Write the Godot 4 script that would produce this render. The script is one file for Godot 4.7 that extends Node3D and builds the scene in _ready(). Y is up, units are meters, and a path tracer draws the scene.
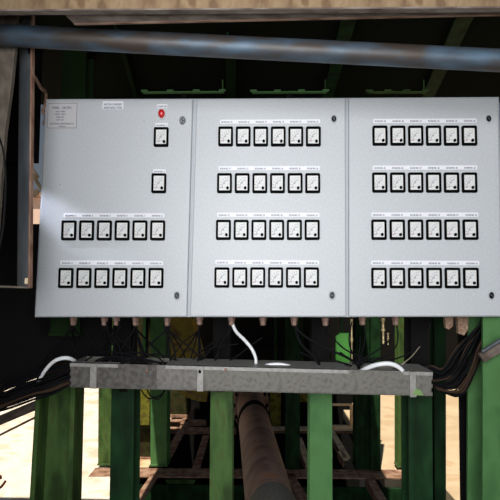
extends Node3D
# Three grey meter cabinets on green steelwork in an industrial shed.
# The photograph is squeezed sideways, so the place is built a quarter narrower across x.

const F := 510.0                       # focal length for a 500 px frame
const EYE := Vector3(-0.0181, 1.6088, 1.7475)
var look: Basis
var names := {}
var tex_cache := {}
var rng := RandomNumberGenerator.new()
var font: SystemFont
var font_mono: SystemFont

# ------------------------------------------------------------------ mesh helper
class Mb:
	var st := SurfaceTool.new()
	var g := 1
	func _init():
		st.begin(Mesh.PRIMITIVE_TRIANGLES)
	func emit(list: PackedVector3Array, flip: bool, group: int):
		st.set_smooth_group(group)
		for i in range(0, list.size(), 3):
			st.add_vertex(list[i])
			if flip:
				st.add_vertex(list[i + 2]); st.add_vertex(list[i + 1])
			else:
				st.add_vertex(list[i + 1]); st.add_vertex(list[i + 2])
	func prim(sm: PackedVector3Array, fl: PackedVector3Array):
		var vol := 0.0
		var c := sm[0] if sm.size() > 0 else fl[0]
		for l in [sm, fl]:
			for i in range(0, l.size(), 3):
				vol += (l[i] - c).dot((l[i + 1] - c).cross(l[i + 2] - c))
		if sm.size() > 0:
			emit(sm, vol > 0, g)
		if fl.size() > 0:
			emit(fl, vol > 0, -1 & 0xFFFFFFFF)
		g += 1
	# rings: arrays of equal length; smooth: sides share normals
	func loft(rings: Array, smooth := false, caps := true, loop := false):
		var s := PackedVector3Array()
		var f := PackedVector3Array()
		var n: int = rings[0].size()
		var m := rings.size()
		for k in (m if loop else m - 1):
			var a = rings[k]
			var b = rings[(k + 1) % m]
			for i in n:
				var j := (i + 1) % n
				var q := PackedVector3Array([a[i], a[j], b[j], a[i], b[j], b[i]])
				if smooth: s.append_array(q)
				else: f.append_array(q)
		if caps and not loop:
			for e in 2:
				var r = rings[0] if e == 0 else rings[m - 1]
				var idx := cap_index(r)
				for i in range(0, idx.size(), 3):
					if e == 0: f.append_array(PackedVector3Array([r[idx[i]], r[idx[i + 2]], r[idx[i + 1]]]))
					else: f.append_array(PackedVector3Array([r[idx[i]], r[idx[i + 1]], r[idx[i + 2]]]))
		prim(s, f)
	func cap_index(r) -> PackedInt32Array:
		var nrm := Vector3.ZERO
		var n: int = r.size()
		for i in n:
			nrm += (r[i] - r[0]).cross(r[(i + 1) % n] - r[0])
		nrm = nrm.normalized()
		var u := nrm.cross(Vector3(0.31, 0.9, 0.23)).normalized()
		var v := nrm.cross(u)
		var p2 := PackedVector2Array()
		for q in r: p2.append(Vector2(q.dot(u), q.dot(v)) * 1000.0)
		var raw := Geometry2D.triangulate_polygon(p2)
		var out := PackedInt32Array()
		for i in range(0, raw.size(), 3):
			var a = r[raw[i]]; var b = r[raw[i + 1]]; var c = r[raw[i + 2]]
			if (b - a).cross(c - a).dot(nrm) > 0: out.append_array([raw[i], raw[i + 1], raw[i + 2]])
			else: out.append_array([raw[i], raw[i + 2], raw[i + 1]])
		return out
	# polygon in xy pushed from z0 to z1 with chamfered ends
	func slab(poly: PackedVector2Array, z0: float, z1: float, bev := 0.0, xf := Transform3D.IDENTITY):
		var rings := []
		var inner := inset(poly, bev) if bev > 0 else poly
		var sg := signf(z1 - z0)
		if bev > 0: rings.append(lift(inner, z0, xf))
		rings.append(lift(poly, z0 + bev * sg, xf))
		rings.append(lift(poly, z1 - bev * sg, xf))
		if bev > 0: rings.append(lift(inner, z1, xf))
		loft(rings)
	func lift(poly: PackedVector2Array, z: float, xf: Transform3D) -> PackedVector3Array:
		var r := PackedVector3Array()
		for p in poly: r.append(xf * Vector3(p.x, p.y, z))
		return r
	func inset(poly: PackedVector2Array, d: float) -> PackedVector2Array:
		var n := poly.size()
		var area := 0.0
		for i in n: area += poly[i].cross(poly[(i + 1) % n])
		var s := 1.0 if area > 0 else -1.0
		var out := PackedVector2Array()
		for i in n:
			var e0 := (poly[i] - poly[(i + n - 1) % n]).normalized()
			var e1 := (poly[(i + 1) % n] - poly[i]).normalized()
			var n0 := Vector2(-e0.y, e0.x) * s
			var n1 := Vector2(-e1.y, e1.x) * s
			var b := (n0 + n1)
			out.append(poly[i] + b * (d / maxf(0.4, b.dot(n0))))
		return out
	func box(c: Vector3, size: Vector3, bev := 0.0, b := Basis.IDENTITY):
		slab(Mb.rect(size.x, size.y, bev), -size.z / 2, size.z / 2, bev, Transform3D(b, c))
	static func rect(w: float, h: float, ch := 0.0) -> PackedVector2Array:
		var x := w / 2
		var y := h / 2
		if ch <= 0: return PackedVector2Array([Vector2(-x, -y), Vector2(x, -y), Vector2(x, y), Vector2(-x, y)])
		return PackedVector2Array([Vector2(-x + ch, -y), Vector2(x - ch, -y), Vector2(x, -y + ch), Vector2(x, y - ch), Vector2(x - ch, y), Vector2(-x + ch, y), Vector2(-x, y - ch), Vector2(-x, -y + ch)])
	static func round_rect(w: float, h: float, rx: float, ry: float, k := 3) -> PackedVector2Array:
		var p := PackedVector2Array()
		for q in 4:
			var cx := (w / 2 - rx) * (1 if q == 0 or q == 3 else -1)
			var cy := (h / 2 - ry) * (1 if q < 2 else -1)
			for i in k + 1:
				var a := (q + float(i) / k) * PI / 2
				p.append(Vector2(cx + rx * cos(a), cy + ry * sin(a)))
		return p
	# a bar with a rectangular section between two points
	func bar(a: Vector3, b: Vector3, w: float, h: float, up := Vector3.UP, bev := 0.0):
		var z := (b - a).normalized()
		var x := up.cross(z).normalized()
		var y := z.cross(x)
		slab(Mb.rect(w, h, bev), 0, (b - a).length(), bev, Transform3D(Basis(x, y, z), a))
	# round section along points; sx squeezes the section across x
	func tube(pts: PackedVector3Array, r: float, n := 8, sx := 1.0, radii := []):
		var rings := []
		var up := Vector3(0.13, 0.2, 1).normalized()
		for i in pts.size():
			var d := (pts[mini(i + 1, pts.size() - 1)] - pts[maxi(i - 1, 0)]).normalized()
			var x := up.cross(d)
			if x.length() < 0.05: x = Vector3.UP.cross(d)
			x = x.normalized()
			var y := d.cross(x)
			up = y.cross(Vector3.ZERO) if false else d.cross(x)
			up = x.cross(d) * -1.0 if false else up
			var rr: float = radii[i] if radii.size() > 0 else r
			var ring := PackedVector3Array()
			for k in n:
				var a := TAU * k / n
				var o := (x * cos(a) + y * sin(a)) * rr
				ring.append(pts[i] + Vector3(o.x * sx, o.y, o.z))
			rings.append(ring)
			up = y
		loft(rings, true)
	# profile of Vector2(radius, height) turned about xf's z axis; sx squeezes across x
	func lathe(profile: Array, xf: Transform3D, n := 16, sx := 1.0, smooth := true):
		var rings := []
		for p in profile:
			var ring := PackedVector3Array()
			for k in n:
				var a := TAU * k / n
				ring.append(xf * Vector3(p.x * cos(a) * sx, p.x * sin(a), p.y))
			rings.append(ring)
		loft(rings, smooth)
	# flat ring between an outer and an inner outline of the same count
	func frame(outer: PackedVector2Array, inner: PackedVector2Array, z0: float, z1: float, bev: float, xf := Transform3D.IDENTITY):
		loft([lift(outer, z0, xf), lift(outer, z1 - bev, xf), lift(inset(outer, bev), z1, xf), lift(inset(inner, -bev), z1, xf), lift(inner, z1 - bev, xf), lift(inner, z0, xf)], false, false, true)
	func mesh() -> ArrayMesh:
		st.generate_normals()
		return st.commit()

# ------------------------------------------------------------------ scene helpers
func numbered(parent: Node, called: String) -> String:
	var key := str(parent.get_instance_id()) + called
	var k: int = names.get(key, 0)
	names[key] = k + 1
	return called if k == 0 else "%s_%03d" % [called, k]
func put(called: String, mesh: Mesh, mat: Material, parent: Node = null) -> MeshInstance3D:
	var o := MeshInstance3D.new()
	var p: Node = self if parent == null else parent
	o.name = numbered(p, called)
	o.mesh = mesh
	o.material_override = mat
	p.add_child(o, true)
	return o
func obj(called: String, mb: Mb, mat: Material, parent: Node = null) -> MeshInstance3D:
	return put(called, mb.mesh(), mat, parent)
func tag(o: Node, label: String, category: String, group := ""):
	o.set_meta("label", label); o.set_meta("category", category)
	if group: o.set_meta("group", group)
	return o
func thing(called: String, label: String, category: String, where := Vector3.ZERO, group := "") -> Node3D:
	var o := Node3D.new()
	o.name = numbered(self, called)
	o.position = where
	add_child(o, true)
	tag(o, label, category, group)
	return o
func struct(called: String, mb: Mb, mat: Material) -> MeshInstance3D:
	var o := obj(called, mb, mat)
	o.set_meta("kind", "structure")
	return o
func dir(px: float, py: float) -> Vector3:
	return look * Vector3((px - 250.0) / F, -(py - 250.0) / F, -1)
func at(px: float, py: float, z: float) -> Vector3:
	var d := dir(px, py)
	return EYE + d * ((z - EYE.z) / d.z)
func on(px: float, py: float, y: float) -> Vector3:
	var d := dir(px, py)
	return EYE + d * ((y - EYE.y) / d.y)
func unit(z: float) -> float:
	return (EYE.z - z) / F
func spline(p: Array, steps := 6) -> PackedVector3Array:
	var out := PackedVector3Array()
	for i in p.size() - 1:
		var a: Vector3 = p[maxi(i - 1, 0)]
		var b: Vector3 = p[i]
		var c: Vector3 = p[i + 1]
		var d: Vector3 = p[mini(i + 2, p.size() - 1)]
		for k in steps:
			out.append(b.cubic_interpolate(c, a, d, float(k) / steps))
	out.append(p[p.size() - 1])
	return out

# ------------------------------------------------------------------ materials
func rgb(r: float, g: float, b: float) -> Color:
	return Color(r / 255.0, g / 255.0, b / 255.0)
func noise_tex(colors: Array, offs: Array, freq: float, seed_: int, octaves := 4, stretch := Vector2.ONE) -> Texture2D:
	var n := FastNoiseLite.new()
	n.seed = seed_; n.frequency = freq; n.fractal_octaves = octaves
	n.noise_type = FastNoiseLite.TYPE_SIMPLEX_SMOOTH
	var t := NoiseTexture2D.new()
	t.width = 256; t.height = 256; t.seamless = true; t.noise = n
	var gr := Gradient.new()
	gr.colors = PackedColorArray(colors); gr.offsets = PackedFloat32Array(offs)
	t.color_ramp = gr
	return t
func bump_tex(freq: float, seed_: int, strength: float) -> Texture2D:
	var key := "%f %d %f" % [freq, seed_, strength]
	if not tex_cache.has(key):
		var n := FastNoiseLite.new()
		n.seed = seed_; n.frequency = freq; n.fractal_octaves = 4
		var t := NoiseTexture2D.new()
		t.width = 256; t.height = 256; t.seamless = true; t.noise = n
		t.as_normal_map = true; t.bump_strength = strength
		tex_cache[key] = t
	return tex_cache[key]
func mat(c: Color, rough := 0.6, metal := 0.0) -> StandardMaterial3D:
	var m := StandardMaterial3D.new()
	m.albedo_color = c; m.roughness = rough; m.metallic = metal
	return m
func mottled(colors: Array, offs: Array, freq: float, scale: Vector3, seed_: int, rough := 0.7, metal := 0.0, bump := 0.0) -> StandardMaterial3D:
	var m := mat(Color.WHITE, rough, metal)
	m.albedo_texture = noise_tex(colors, offs, freq, seed_)
	m.uv1_triplanar = true; m.uv1_world_triplanar = true
	m.uv1_scale = scale
	if bump > 0:
		m.normal_enabled = true
		m.normal_texture = bump_tex(0.03, seed_ + 7, bump * 8.0)
		m.normal_scale = 0.5
	return m

func dull(c: Color, rough: float) -> StandardMaterial3D:
	var m := mat(c, rough)
	m.metallic_specular = 0.12
	return m

var M := {}
func make_materials():
	M.panel = mottled([rgb(182, 186, 190), rgb(189, 193, 197)], [0.3, 0.7], 0.06, Vector3(9, 7, 9), 3, 0.45, 0.0, 0.06)
	M.body = mat(rgb(182, 187, 192), 0.5)
	M.black = dull(rgb(12, 12, 13), 0.5)
	M.bezel = dull(rgb(8, 8, 9), 0.6)
	M.chrome = mat(rgb(200, 203, 208), 0.22, 1.0)
	M.lockcore = mat(rgb(26, 24, 22), 0.35, 0.6)
	M.label = mat(rgb(226, 227, 232), 0.5)
	M.ink = mat(rgb(98, 100, 116), 0.7)
	M.red = mat(rgb(196, 5, 10), 0.08)
	M.red.clearcoat_enabled = true
	M.plate = mat(rgb(200, 198, 200), 0.4, 0.1)
	M.gland = mat(rgb(134, 108, 96), 0.7)
	M.cable = dull(rgb(21, 21, 23), 0.45)
	M.cable_brown = dull(rgb(64, 50, 41), 0.6)
	M.white_cable = mat(rgb(232, 234, 236), 0.4)
	M.cream_cable = mat(rgb(196, 184, 160), 0.5)
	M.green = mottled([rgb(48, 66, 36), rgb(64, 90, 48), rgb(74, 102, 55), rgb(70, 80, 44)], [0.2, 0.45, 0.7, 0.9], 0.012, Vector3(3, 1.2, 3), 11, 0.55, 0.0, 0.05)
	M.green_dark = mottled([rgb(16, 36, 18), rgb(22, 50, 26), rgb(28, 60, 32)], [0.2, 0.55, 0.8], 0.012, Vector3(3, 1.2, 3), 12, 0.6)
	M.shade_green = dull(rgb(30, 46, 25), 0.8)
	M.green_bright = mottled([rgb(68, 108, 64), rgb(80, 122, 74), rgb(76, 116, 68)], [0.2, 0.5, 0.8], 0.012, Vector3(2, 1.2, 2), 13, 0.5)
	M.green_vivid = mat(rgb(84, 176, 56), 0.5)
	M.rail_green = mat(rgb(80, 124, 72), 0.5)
	M.olive = mottled([rgb(84, 88, 30), rgb(120, 118, 46), rgb(74, 66, 32)], [0.2, 0.55, 0.8], 0.015, Vector3(1.5, 1.5, 1.5), 14, 0.7)
	M.olive_dark = mottled([rgb(36, 38, 20), rgb(52, 54, 28), rgb(44, 36, 24)], [0.2, 0.55, 0.8], 0.015, Vector3(1.5, 1.5, 1.5), 30, 0.8)
	M.yellow = mottled([rgb(150, 132, 44), rgb(172, 152, 58), rgb(110, 84, 40)], [0.2, 0.6, 0.9], 0.012, Vector3(1.5, 1.5, 1.5), 15, 0.6)
	M.rust = mottled([rgb(118, 88, 74), rgb(146, 116, 98), rgb(166, 138, 120)], [0.2, 0.5, 0.8], 0.015, Vector3(2, 2, 2), 16, 0.85, 0.0, 0.1)
	M.rust_pale = mottled([rgb(184, 156, 122), rgb(212, 186, 150), rgb(222, 200, 168)], [0.2, 0.5, 0.8], 0.015, Vector3(2, 2, 2), 17, 0.85)
	M.rust_pipe = mottled([rgb(112, 84, 72), rgb(138, 108, 96), rgb(156, 126, 112), rgb(160, 108, 66)], [0.2, 0.45, 0.68, 0.9], 0.01, Vector3(1.6, 1.6, 1.6), 18, 0.6, 0.0, 0.08)
	M.beam_tan = mottled([rgb(88, 66, 46), rgb(122, 100, 74), rgb(136, 115, 88), rgb(104, 80, 55)], [0.18, 0.42, 0.66, 0.88], 0.015, Vector3(3.5, 1.5, 3), 19, 0.85, 0.0, 0.1)
	M.beam_grey = mottled([rgb(78, 66, 58), rgb(104, 92, 84), rgb(124, 114, 106)], [0.2, 0.5, 0.8], 0.02, Vector3(2, 3, 4), 20, 0.85, 0.0, 0.15)
	M.blue_pipe = mottled([rgb(66, 57, 51), rgb(66, 66, 66), rgb(66, 78, 90), rgb(82, 104, 122)], [0.26, 0.38, 0.54, 0.85], 0.012, Vector3(1.3, 4, 4), 21, 0.5, 0.3, 0.1)
	M.steel = mottled([rgb(70, 74, 78), rgb(84, 90, 96), rgb(94, 100, 104)], [0.2, 0.5, 0.8], 0.015, Vector3(4, 1.2, 4), 22, 0.5, 0.3, 0.05)
	M.steel_brown = mottled([rgb(84, 76, 66), rgb(98, 90, 79), rgb(108, 100, 89)], [0.2, 0.5, 0.8], 0.03, Vector3(4, 2, 4), 23, 0.7, 0.0, 0.05)
	M.galv = mottled([rgb(98, 95, 89), rgb(110, 108, 102), rgb(117, 115, 110), rgb(102, 97, 89)], [0.15, 0.42, 0.66, 0.9], 0.04, Vector3(4, 4, 4), 24, 0.6, 0.15, 0.05)
	M.galv_shaded = mottled([rgb(66, 62, 58), rgb(82, 79, 75), rgb(92, 89, 85)], [0.2, 0.5, 0.8], 0.04, Vector3(4, 4, 4), 31, 0.7)  # darker galv: shade at the trunking's left end put into the colour
	M.galv_half_shaded = mottled([rgb(92, 88, 84), rgb(106, 103, 99), rgb(116, 113, 109)], [0.2, 0.5, 0.8], 0.04, Vector3(4, 4, 4), 32, 0.65)  # middle step of the same painted shade
	M.galv_light = mottled([rgb(136, 134, 130), rgb(150, 148, 144)], [0.3, 0.7], 0.03, Vector3(5, 5, 5), 25, 0.5, 0.2)
	M.brass = mat(rgb(206, 186, 140), 0.35, 0.3)
	M.black_steel = dull(rgb(25, 24, 24), 0.75)
	M.pit = dull(rgb(24, 24, 24), 0.9)
	M.deck = dull(rgb(26, 30, 24), 0.9)
	M.concrete = mottled([rgb(188, 166, 136), rgb(196, 176, 147), rgb(202, 184, 156), rgb(188, 164, 132)], [0.2, 0.45, 0.7, 0.88], 0.01, Vector3(0.5, 0.5, 0.5), 27, 0.9)
	M.concrete_pale = mottled([rgb(206, 190, 170), rgb(226, 216, 204), rgb(234, 226, 216), rgb(214, 198, 178)], [0.2, 0.45, 0.7, 0.88], 0.012, Vector3(0.7, 0.7, 0.7), 29, 0.9)
	M.yard = mat(rgb(70, 67, 62), 0.9)
	M.crust = mottled([rgb(126, 98, 80), rgb(148, 120, 100), rgb(166, 140, 118)], [0.2, 0.5, 0.8], 0.03, Vector3(8, 8, 8), 28, 0.9, 0.0, 0.15)
	M.added_glow = mat(rgb(230, 236, 244), 0.5)  # glow of the added panel behind the camera
	M.added_glow.emission_enabled = true
	M.added_glow.emission = rgb(236, 242, 255)
	M.added_glow.emission_energy_multiplier = 1.0
	for k in ["green", "green_dark", "green_bright", "olive", "olive_dark", "rust", "rust_pale", "galv"]: M[k].metallic_specular = 0.25
	M.dial = mat(Color.WHITE, 0.5)
	M.dial.albedo_texture = ImageTexture.create_from_image(dial_image())

func dial_image() -> Image:
	var w := 96
	var h := 128
	var im := Image.create(w, h, false, Image.FORMAT_RGB8)
	im.fill(rgb(212, 213, 212))
	var c := Vector2(74, 104)
	for i in 400:
		var a := PI * 0.5 * i / 399.0
		var d := Vector2(-cos(a) * 0.75, -sin(a))
		blot(im, c + d * 62, 1, rgb(140, 142, 150))
	for i in 11:
		var a := PI * 0.5 * i / 10.0
		var d := Vector2(-cos(a) * 0.75, -sin(a))
		for r in range(62, 76 if i % 2 == 0 else 70):
			blot(im, c + d * r, 1, rgb(122, 124, 134))
		if i % 2 == 0:
			var q := c + d * 86
			im.fill_rect(Rect2i(int(q.x) - 4, int(q.y) - 4, 3, 7), rgb(128, 130, 140))
			im.fill_rect(Rect2i(int(q.x) + 1, int(q.y) - 4, 3, 7), rgb(128, 130, 140))
	for r in range(16, 74):            # needle at rest
		blot(im, c + Vector2(-0.72, -0.18) * r, 1, rgb(158, 160, 168))
	for k in 3:
		im.fill_rect(Rect2i(12 + k * 9, 98, 5, 9), rgb(176, 128, 134))
	im.fill_rect(Rect2i(40, 58, 4, 14), rgb(140, 142, 152))
	im.fill_rect(Rect2i(48, 58, 4, 14), rgb(140, 142, 152))
	im.fill_rect(Rect2i(40, 58, 12, 4), rgb(140, 142, 152))
	return im
func blot(im: Image, p: Vector2, r: int, c: Color):
	im.fill_rect(Rect2i(int(p.x), int(p.y), r + 1, r + 1).intersection(Rect2i(0, 0, im.get_width(), im.get_height())), c)

func text(s: String, height: float, where: Vector3, parent: Node, max_w := 0.0, called := "lettering", f: Font = null) -> MeshInstance3D:
	var t := TextMesh.new()
	t.text = s
	t.font = font if f == null else f
	t.font_size = 32
	t.curve_step = 4.0
	t.depth = 0.0006 / (height / 23.0)
	t.pixel_size = 1.0
	t.depth = 1.0
	var o := put(called, t, M.ink, parent)
	var k := height / 23.0              # capital letters of a 32 px font are about 23 px high
	var sx := k * 0.75
	var w := t.get_aabb().size.x * sx
	if max_w > 0 and w > max_w: sx *= max_w / w
	o.scale = Vector3(sx, k, 0.0006)
	o.position = where
	return o

# ------------------------------------------------------------------ the cabinets
func quad_px(q: Array, z: float) -> PackedVector3Array:
	var r := PackedVector3Array()
	for p in q: r.append(at(p[0], p[1], z))
	return r
func meter(parent: Node3D, px: float, py: float):
	var p := at(px, py, 0.0) - parent.position
	var u := unit(0.0)
	var o: MeshInstance3D
	if not tex_cache.has("meter"):
		var w := 14.9 * u
		var h := 20.3 * u
		var b := Mb.new()
		var outer := Mb.round_rect(w, h, 0.0045, 0.006)
		var inner := Mb.round_rect(w - 4.0 * u, h - 5.1 * u, 0.0012, 0.0016)
		for i in inner.size(): inner[i].y += 0.15 * u
		b.frame(outer, inner, -0.001, 0.009, 0.0016)
		tex_cache["meter"] = b.mesh()
		var q := QuadMesh.new()
		q.size = Vector2(w - 3.9 * u, h - 5.0 * u)
		tex_cache["dial"] = q
		var s := Mb.new()
		s.lathe([Vector2(0.0054, 0.001), Vector2(0.0054, 0.0065), Vector2(0.004, 0.008), Vector2(0.0, 0.0085)], Transform3D.IDENTITY, 14, 0.85)
		tex_cache["cap"] = s.mesh()
	o = put("meter", tex_cache["meter"], M.bezel, parent)
	o.position = p
	var d := put("dial", tex_cache["dial"], M.dial, o)
	d.position = Vector3(0, 0.15 * u, 0.003)
	var c := put("pivot_cover", tex_cache["cap"], M.black, o)
	c.position = Vector3(3.1 * u, -4.9 * u, 0.002)
func strip(parent: Node3D, px: float, py: float, wpx: float, hpx: float, texts: Array):
	var u := unit(0.0)
	var b := Mb.new()
	b.slab(Mb.round_rect(wpx * u, hpx * u, 0.003, 0.004), 0.0, 0.0022, 0.0005)
	var o := obj("label_strip", b, M.label, parent)
	o.position = at(px, py, 0.0) - parent.position
	for t in texts:
		text(t[0], 1.75 * u, Vector3((t[1] - px) * u, -0.45 * u, 0.0025), o, 11.0 * u)
func lock(parent: Node3D, px: float, py: float, shiny: bool, turn: float):
	var p := at(px, py, 0.0) - parent.position
	var b := Mb.new()
	b.lathe([Vector2(0.0155, -0.001), Vector2(0.0155, 0.003), Vector2(0.0135, 0.005), Vector2(0.0115, 0.005), Vector2(0.011, 0.003)], Transform3D.IDENTITY, 24, 0.75, false)
	var o := obj("lock", b, M.chrome if shiny else M.body, parent)
	o.position = p
	var c := Mb.new()
	c.lathe([Vector2(0.0112, 0.001), Vector2(0.0112, 0.0042), Vector2(0.009, 0.0055), Vector2(0.0, 0.0055)], Transform3D.IDENTITY, 20, 0.78, false)
	obj("lock_barrel", c, M.chrome if shiny else M.lockcore, o)
	var k := Mb.new()
	k.box(Vector3(0, 0, 0.0062), Vector3(0.0035, 0.013, 0.002), 0.0006, Basis(Vector3.BACK, turn))
	obj("lock_slot", k, M.lockcore if shiny else M.steel, o)

func cabinet(label: String, door: Array, body: Array, glands: Array, gland_base: float) -> Node3D:
	var base := at((body[2][0] + body[3][0]) / 2.0, body[3][1], -0.12)
	var t := thing("meter_cabinet", label, "cabinet", base, "")
	var zs := [-0.017, -0.24]
	var b := Mb.new()
	var rings := []
	for z in zs:
		var ring := PackedVector3Array()
		for p in quad_px(body, -0.017): ring.append(Vector3(p.x, p.y, z) - base)
		rings.append(ring)
	b.loft(rings)
	obj("body", b, M.body, t)
	var d := Mb.new()
	var poly := PackedVector2Array()
	for p in quad_px(door, 0.0): poly.append(Vector2(p.x, p.y))
	d.slab(poly, -0.0155, 0.0, 0.0022, Transform3D(Basis.IDENTITY, -base))
	obj("door", d, M.panel, t)
	for gx in glands:
		var g := Mb.new()
		var p := at(gx, gland_base, -0.09)
		var xf := Transform3D(Basis(Vector3.RIGHT, PI / 2), Vector3(p.x, base.y, -0.09) - base)
		g.lathe([Vector2(0.017, -0.002), Vector2(0.017, 0.010), Vector2(0.014, 0.012), Vector2(0.014, 0.024), Vector2(0.010, 0.028), Vector2(0.006, 0.028)], xf, 6, 0.75, false)
		obj("cable_gland", g, M.gland, t)
	return t
func row(parent: Node3D, x0: float, pitch: float, y: float, first: int):
	var ts := []
	for c in 6:
		meter(parent, x0 + c * pitch, y)
		ts.append(["ROOM NO. %d" % (first + c), x0 + c * pitch + 0.3])
	strip(parent, x0 + 2.5 * pitch + 0.4, y - 15.1, pitch * 5 + 14.5, 4.4, ts)

func build_cabinets():
	var a := cabinet("left grey meter cabinet with a red pilot lamp and data plate", [[46, 99.6], [192.6, 99.2], [186.6, 316.4], [35.2, 316.6]], [[45.6, 99.2], [195, 98.8], [188.6, 317], [34.8, 317.2]], [73.5, 104.5, 116.5, 135.6, 167.4], 317)
	meter(a, 161.4, 137.3); meter(a, 159.1, 183.5)
	strip(a, 161.8, 125.2, 13, 4.4, [["ROOM NO. 1", 161.8]])
	strip(a, 159.5, 171.4, 13, 4.4, [["ROOM NO. 2", 159.5]])
	strip(a, 162.2, 106.3, 11, 4.4, [["POWER ON", 162.2]])
	row(a, 69.3, 17.72, 230.5, 3); row(a, 66.3, 17.98, 278, 9)
	lock(a, 182.6, 120.6, true, 0.4); lock(a, 177, 295.6, false, 0.7)
	var u := unit(0.0)
	# red pilot lamp
	var lp := at(161.9, 114.2, 0.0) - a.position
	var b := Mb.new()
	b.lathe([Vector2(0.0200, -0.001), Vector2(0.0200, 0.004), Vector2(0.0185, 0.006), Vector2(0.0162, 0.006), Vector2(0.016, 0.002)], Transform3D.IDENTITY, 28, 0.75, false)
	var ring := obj("pilot_lamp", b, M.plate, a)
	ring.position = lp
	var e := Mb.new()
	e.lathe([Vector2(0.0158, 0.001), Vector2(0.0158, 0.008), Vector2(0.0145, 0.0125), Vector2(0.0108, 0.0165), Vector2(0.0055, 0.0188), Vector2(0.0001, 0.0195)], Transform3D.IDENTITY, 28, 0.75)
	obj("red_lens", e, M.red, ring)
	# data plate
	var c := Mb.new()
	var tl := at(47.4, 102.2, 0.0)
	var br := at(77.6, 129.4, 0.0)
	var pw := br.x - tl.x
	var ph := tl.y - br.y
	c.slab(Mb.round_rect(pw, ph, 0.002, 0.002), 0.0, 0.0018, 0.0004)
	var dp := obj("data_plate", c, M.plate, a)
	dp.position = (tl + br) / 2 - a.position
	var fr := Mb.new()
	fr.frame(Mb.rect(pw - 0.006, ph - 0.008), Mb.rect(pw - 0.009, ph - 0.011), 0.0, 0.0024, 0.0002)
	obj("border_line", fr, M.ink, dp)
	text("PANEL", 2.3 * u, Vector3(-6.8 * u, 8.2 * u, 0.002), dp, 7 * u)
	text("( METER )", 2.3 * u, Vector3(4.6 * u, 8.2 * u, 0.002), dp, 12 * u)
	var spec := ["VOLTS   AMPS", "PHASE   HERTZ", "SERIAL NO.", "DATE   NO."]
	for i in 4:
		text(spec[i], 1.5 * u, Vector3(-2.0 * u, (4.2 - i * 2.9) * u, 0.002), dp, 16 * u)
	text("ELECTRICAL SWITCHGEAR CO.", 1.7 * u, Vector3(0, -8.6 * u, 0.002), dp, 26 * u)
	text("CONTROLS", 1.4 * u, Vector3(0, -11.4 * u, 0.002), dp, 10 * u)
	# title label
	var tb := Mb.new()
	tb.slab(Mb.round_rect(21.8 * u, 8.6 * u, 0.003, 0.004), 0.0, 0.002, 0.0005)
	var tt := obj("title_label", tb, M.label, a)
	tt.position = at(113.0, 105.2, 0.0) - a.position
	text("MOTOR CURRENT", 2.2 * u, Vector3(0, 0.5 * u, 0.0022), tt, 18.5 * u)
	text("MONITORING SYSTEM", 2.2 * u, Vector3(0, -2.9 * u, 0.0022), tt, 18.5 * u)
	for s in [[144, 121], [60, 184.5]]:                     # two small chips in the paint
		var ch := Mb.new()
		ch.slab(PackedVector2Array([Vector2(-.0012, -.0015), Vector2(.0012, -.0022), Vector2(.0009, .002), Vector2(-.0009, .0012)]), 0, 0.0005)
		var co := obj("paint_chip", ch, M.lockcore, a)
		co.position = at(s[0], s[1], 0.0) - a.position

	var m := cabinet("middle grey meter cabinet, the one with a white cable leaving its underside", [[196.8, 99.0], [345.2, 98.2], [346.0, 316.4], [190.2, 316.4]], [[195.2, 98.8], [346.8, 98], [347.2, 317], [188.8, 317]], [199.6, 231.6, 263, 294.2, 325.5], 317)
	row(m, 225.7, 17.5, 136.8, 15); row(m, 224.6, 17.6, 183.4, 21); row(m, 223.5, 17.7, 230.0, 27); row(m, 222.0, 17.85, 277.5, 33)
	lock(m, 333.8, 119.2, false, 0.2); lock(m, 332, 295.3, false, 1.2)
	var r := cabinet("right grey meter cabinet with four rows of meters, cut by the frame edge", [[348.8, 98.0], [498.2, 97.2], [501.6, 316], [349.0, 316.4]], [[347.0, 98], [498.9, 97], [502.2, 316.6], [347.4, 317]], [362.4, 395.5], 317)
	row(r, 379.7, 17.83, 136.0, 39); row(r, 379.5, 17.9, 182.8, 45); row(r, 378.7, 18.25, 229.8, 51); row(r, 378.7, 18.35, 278.0, 57)
	lock(r, 488.2, 119, false, 0.3); lock(r, 491, 295.4, false, 1.0)

# ------------------------------------------------------------------ steelwork
func h_ring(x0: float, x1: float, zf: float, depth: float, y: float, tf: float, tw: float) -> PackedVector3Array:
	var c := (x0 + x1) / 2
	var zb := zf - depth
	return PackedVector3Array([Vector3(x0, y, zf), Vector3(x1, y, zf), Vector3(x1, y, zf - tf), Vector3(c + tw, y, zf - tf), Vector3(c + tw, y, zb + tf), Vector3(x1, y, zb + tf), Vector3(x1, y, zb), Vector3(x0, y, zb), Vector3(x0, y, zb + tf), Vector3(c - tw, y, zb + tf), Vector3(c - tw, y, zf - tf), Vector3(x0, y, zf - tf)])
func u_ring(x0: float, x1: float, zf: float, depth: float, y: float, tf: float) -> PackedVector3Array:
	var zb := zf - depth
	return PackedVector3Array([Vector3(x0, y, zf), Vector3(x0 + tf, y, zf), Vector3(x0 + tf, y, zb + tf), Vector3(x1 - tf, y, zb + tf), Vector3(x1 - tf, y, zf), Vector3(x1, y, zf), Vector3(x1, y, zb), Vector3(x0, y, zb)])
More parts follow.
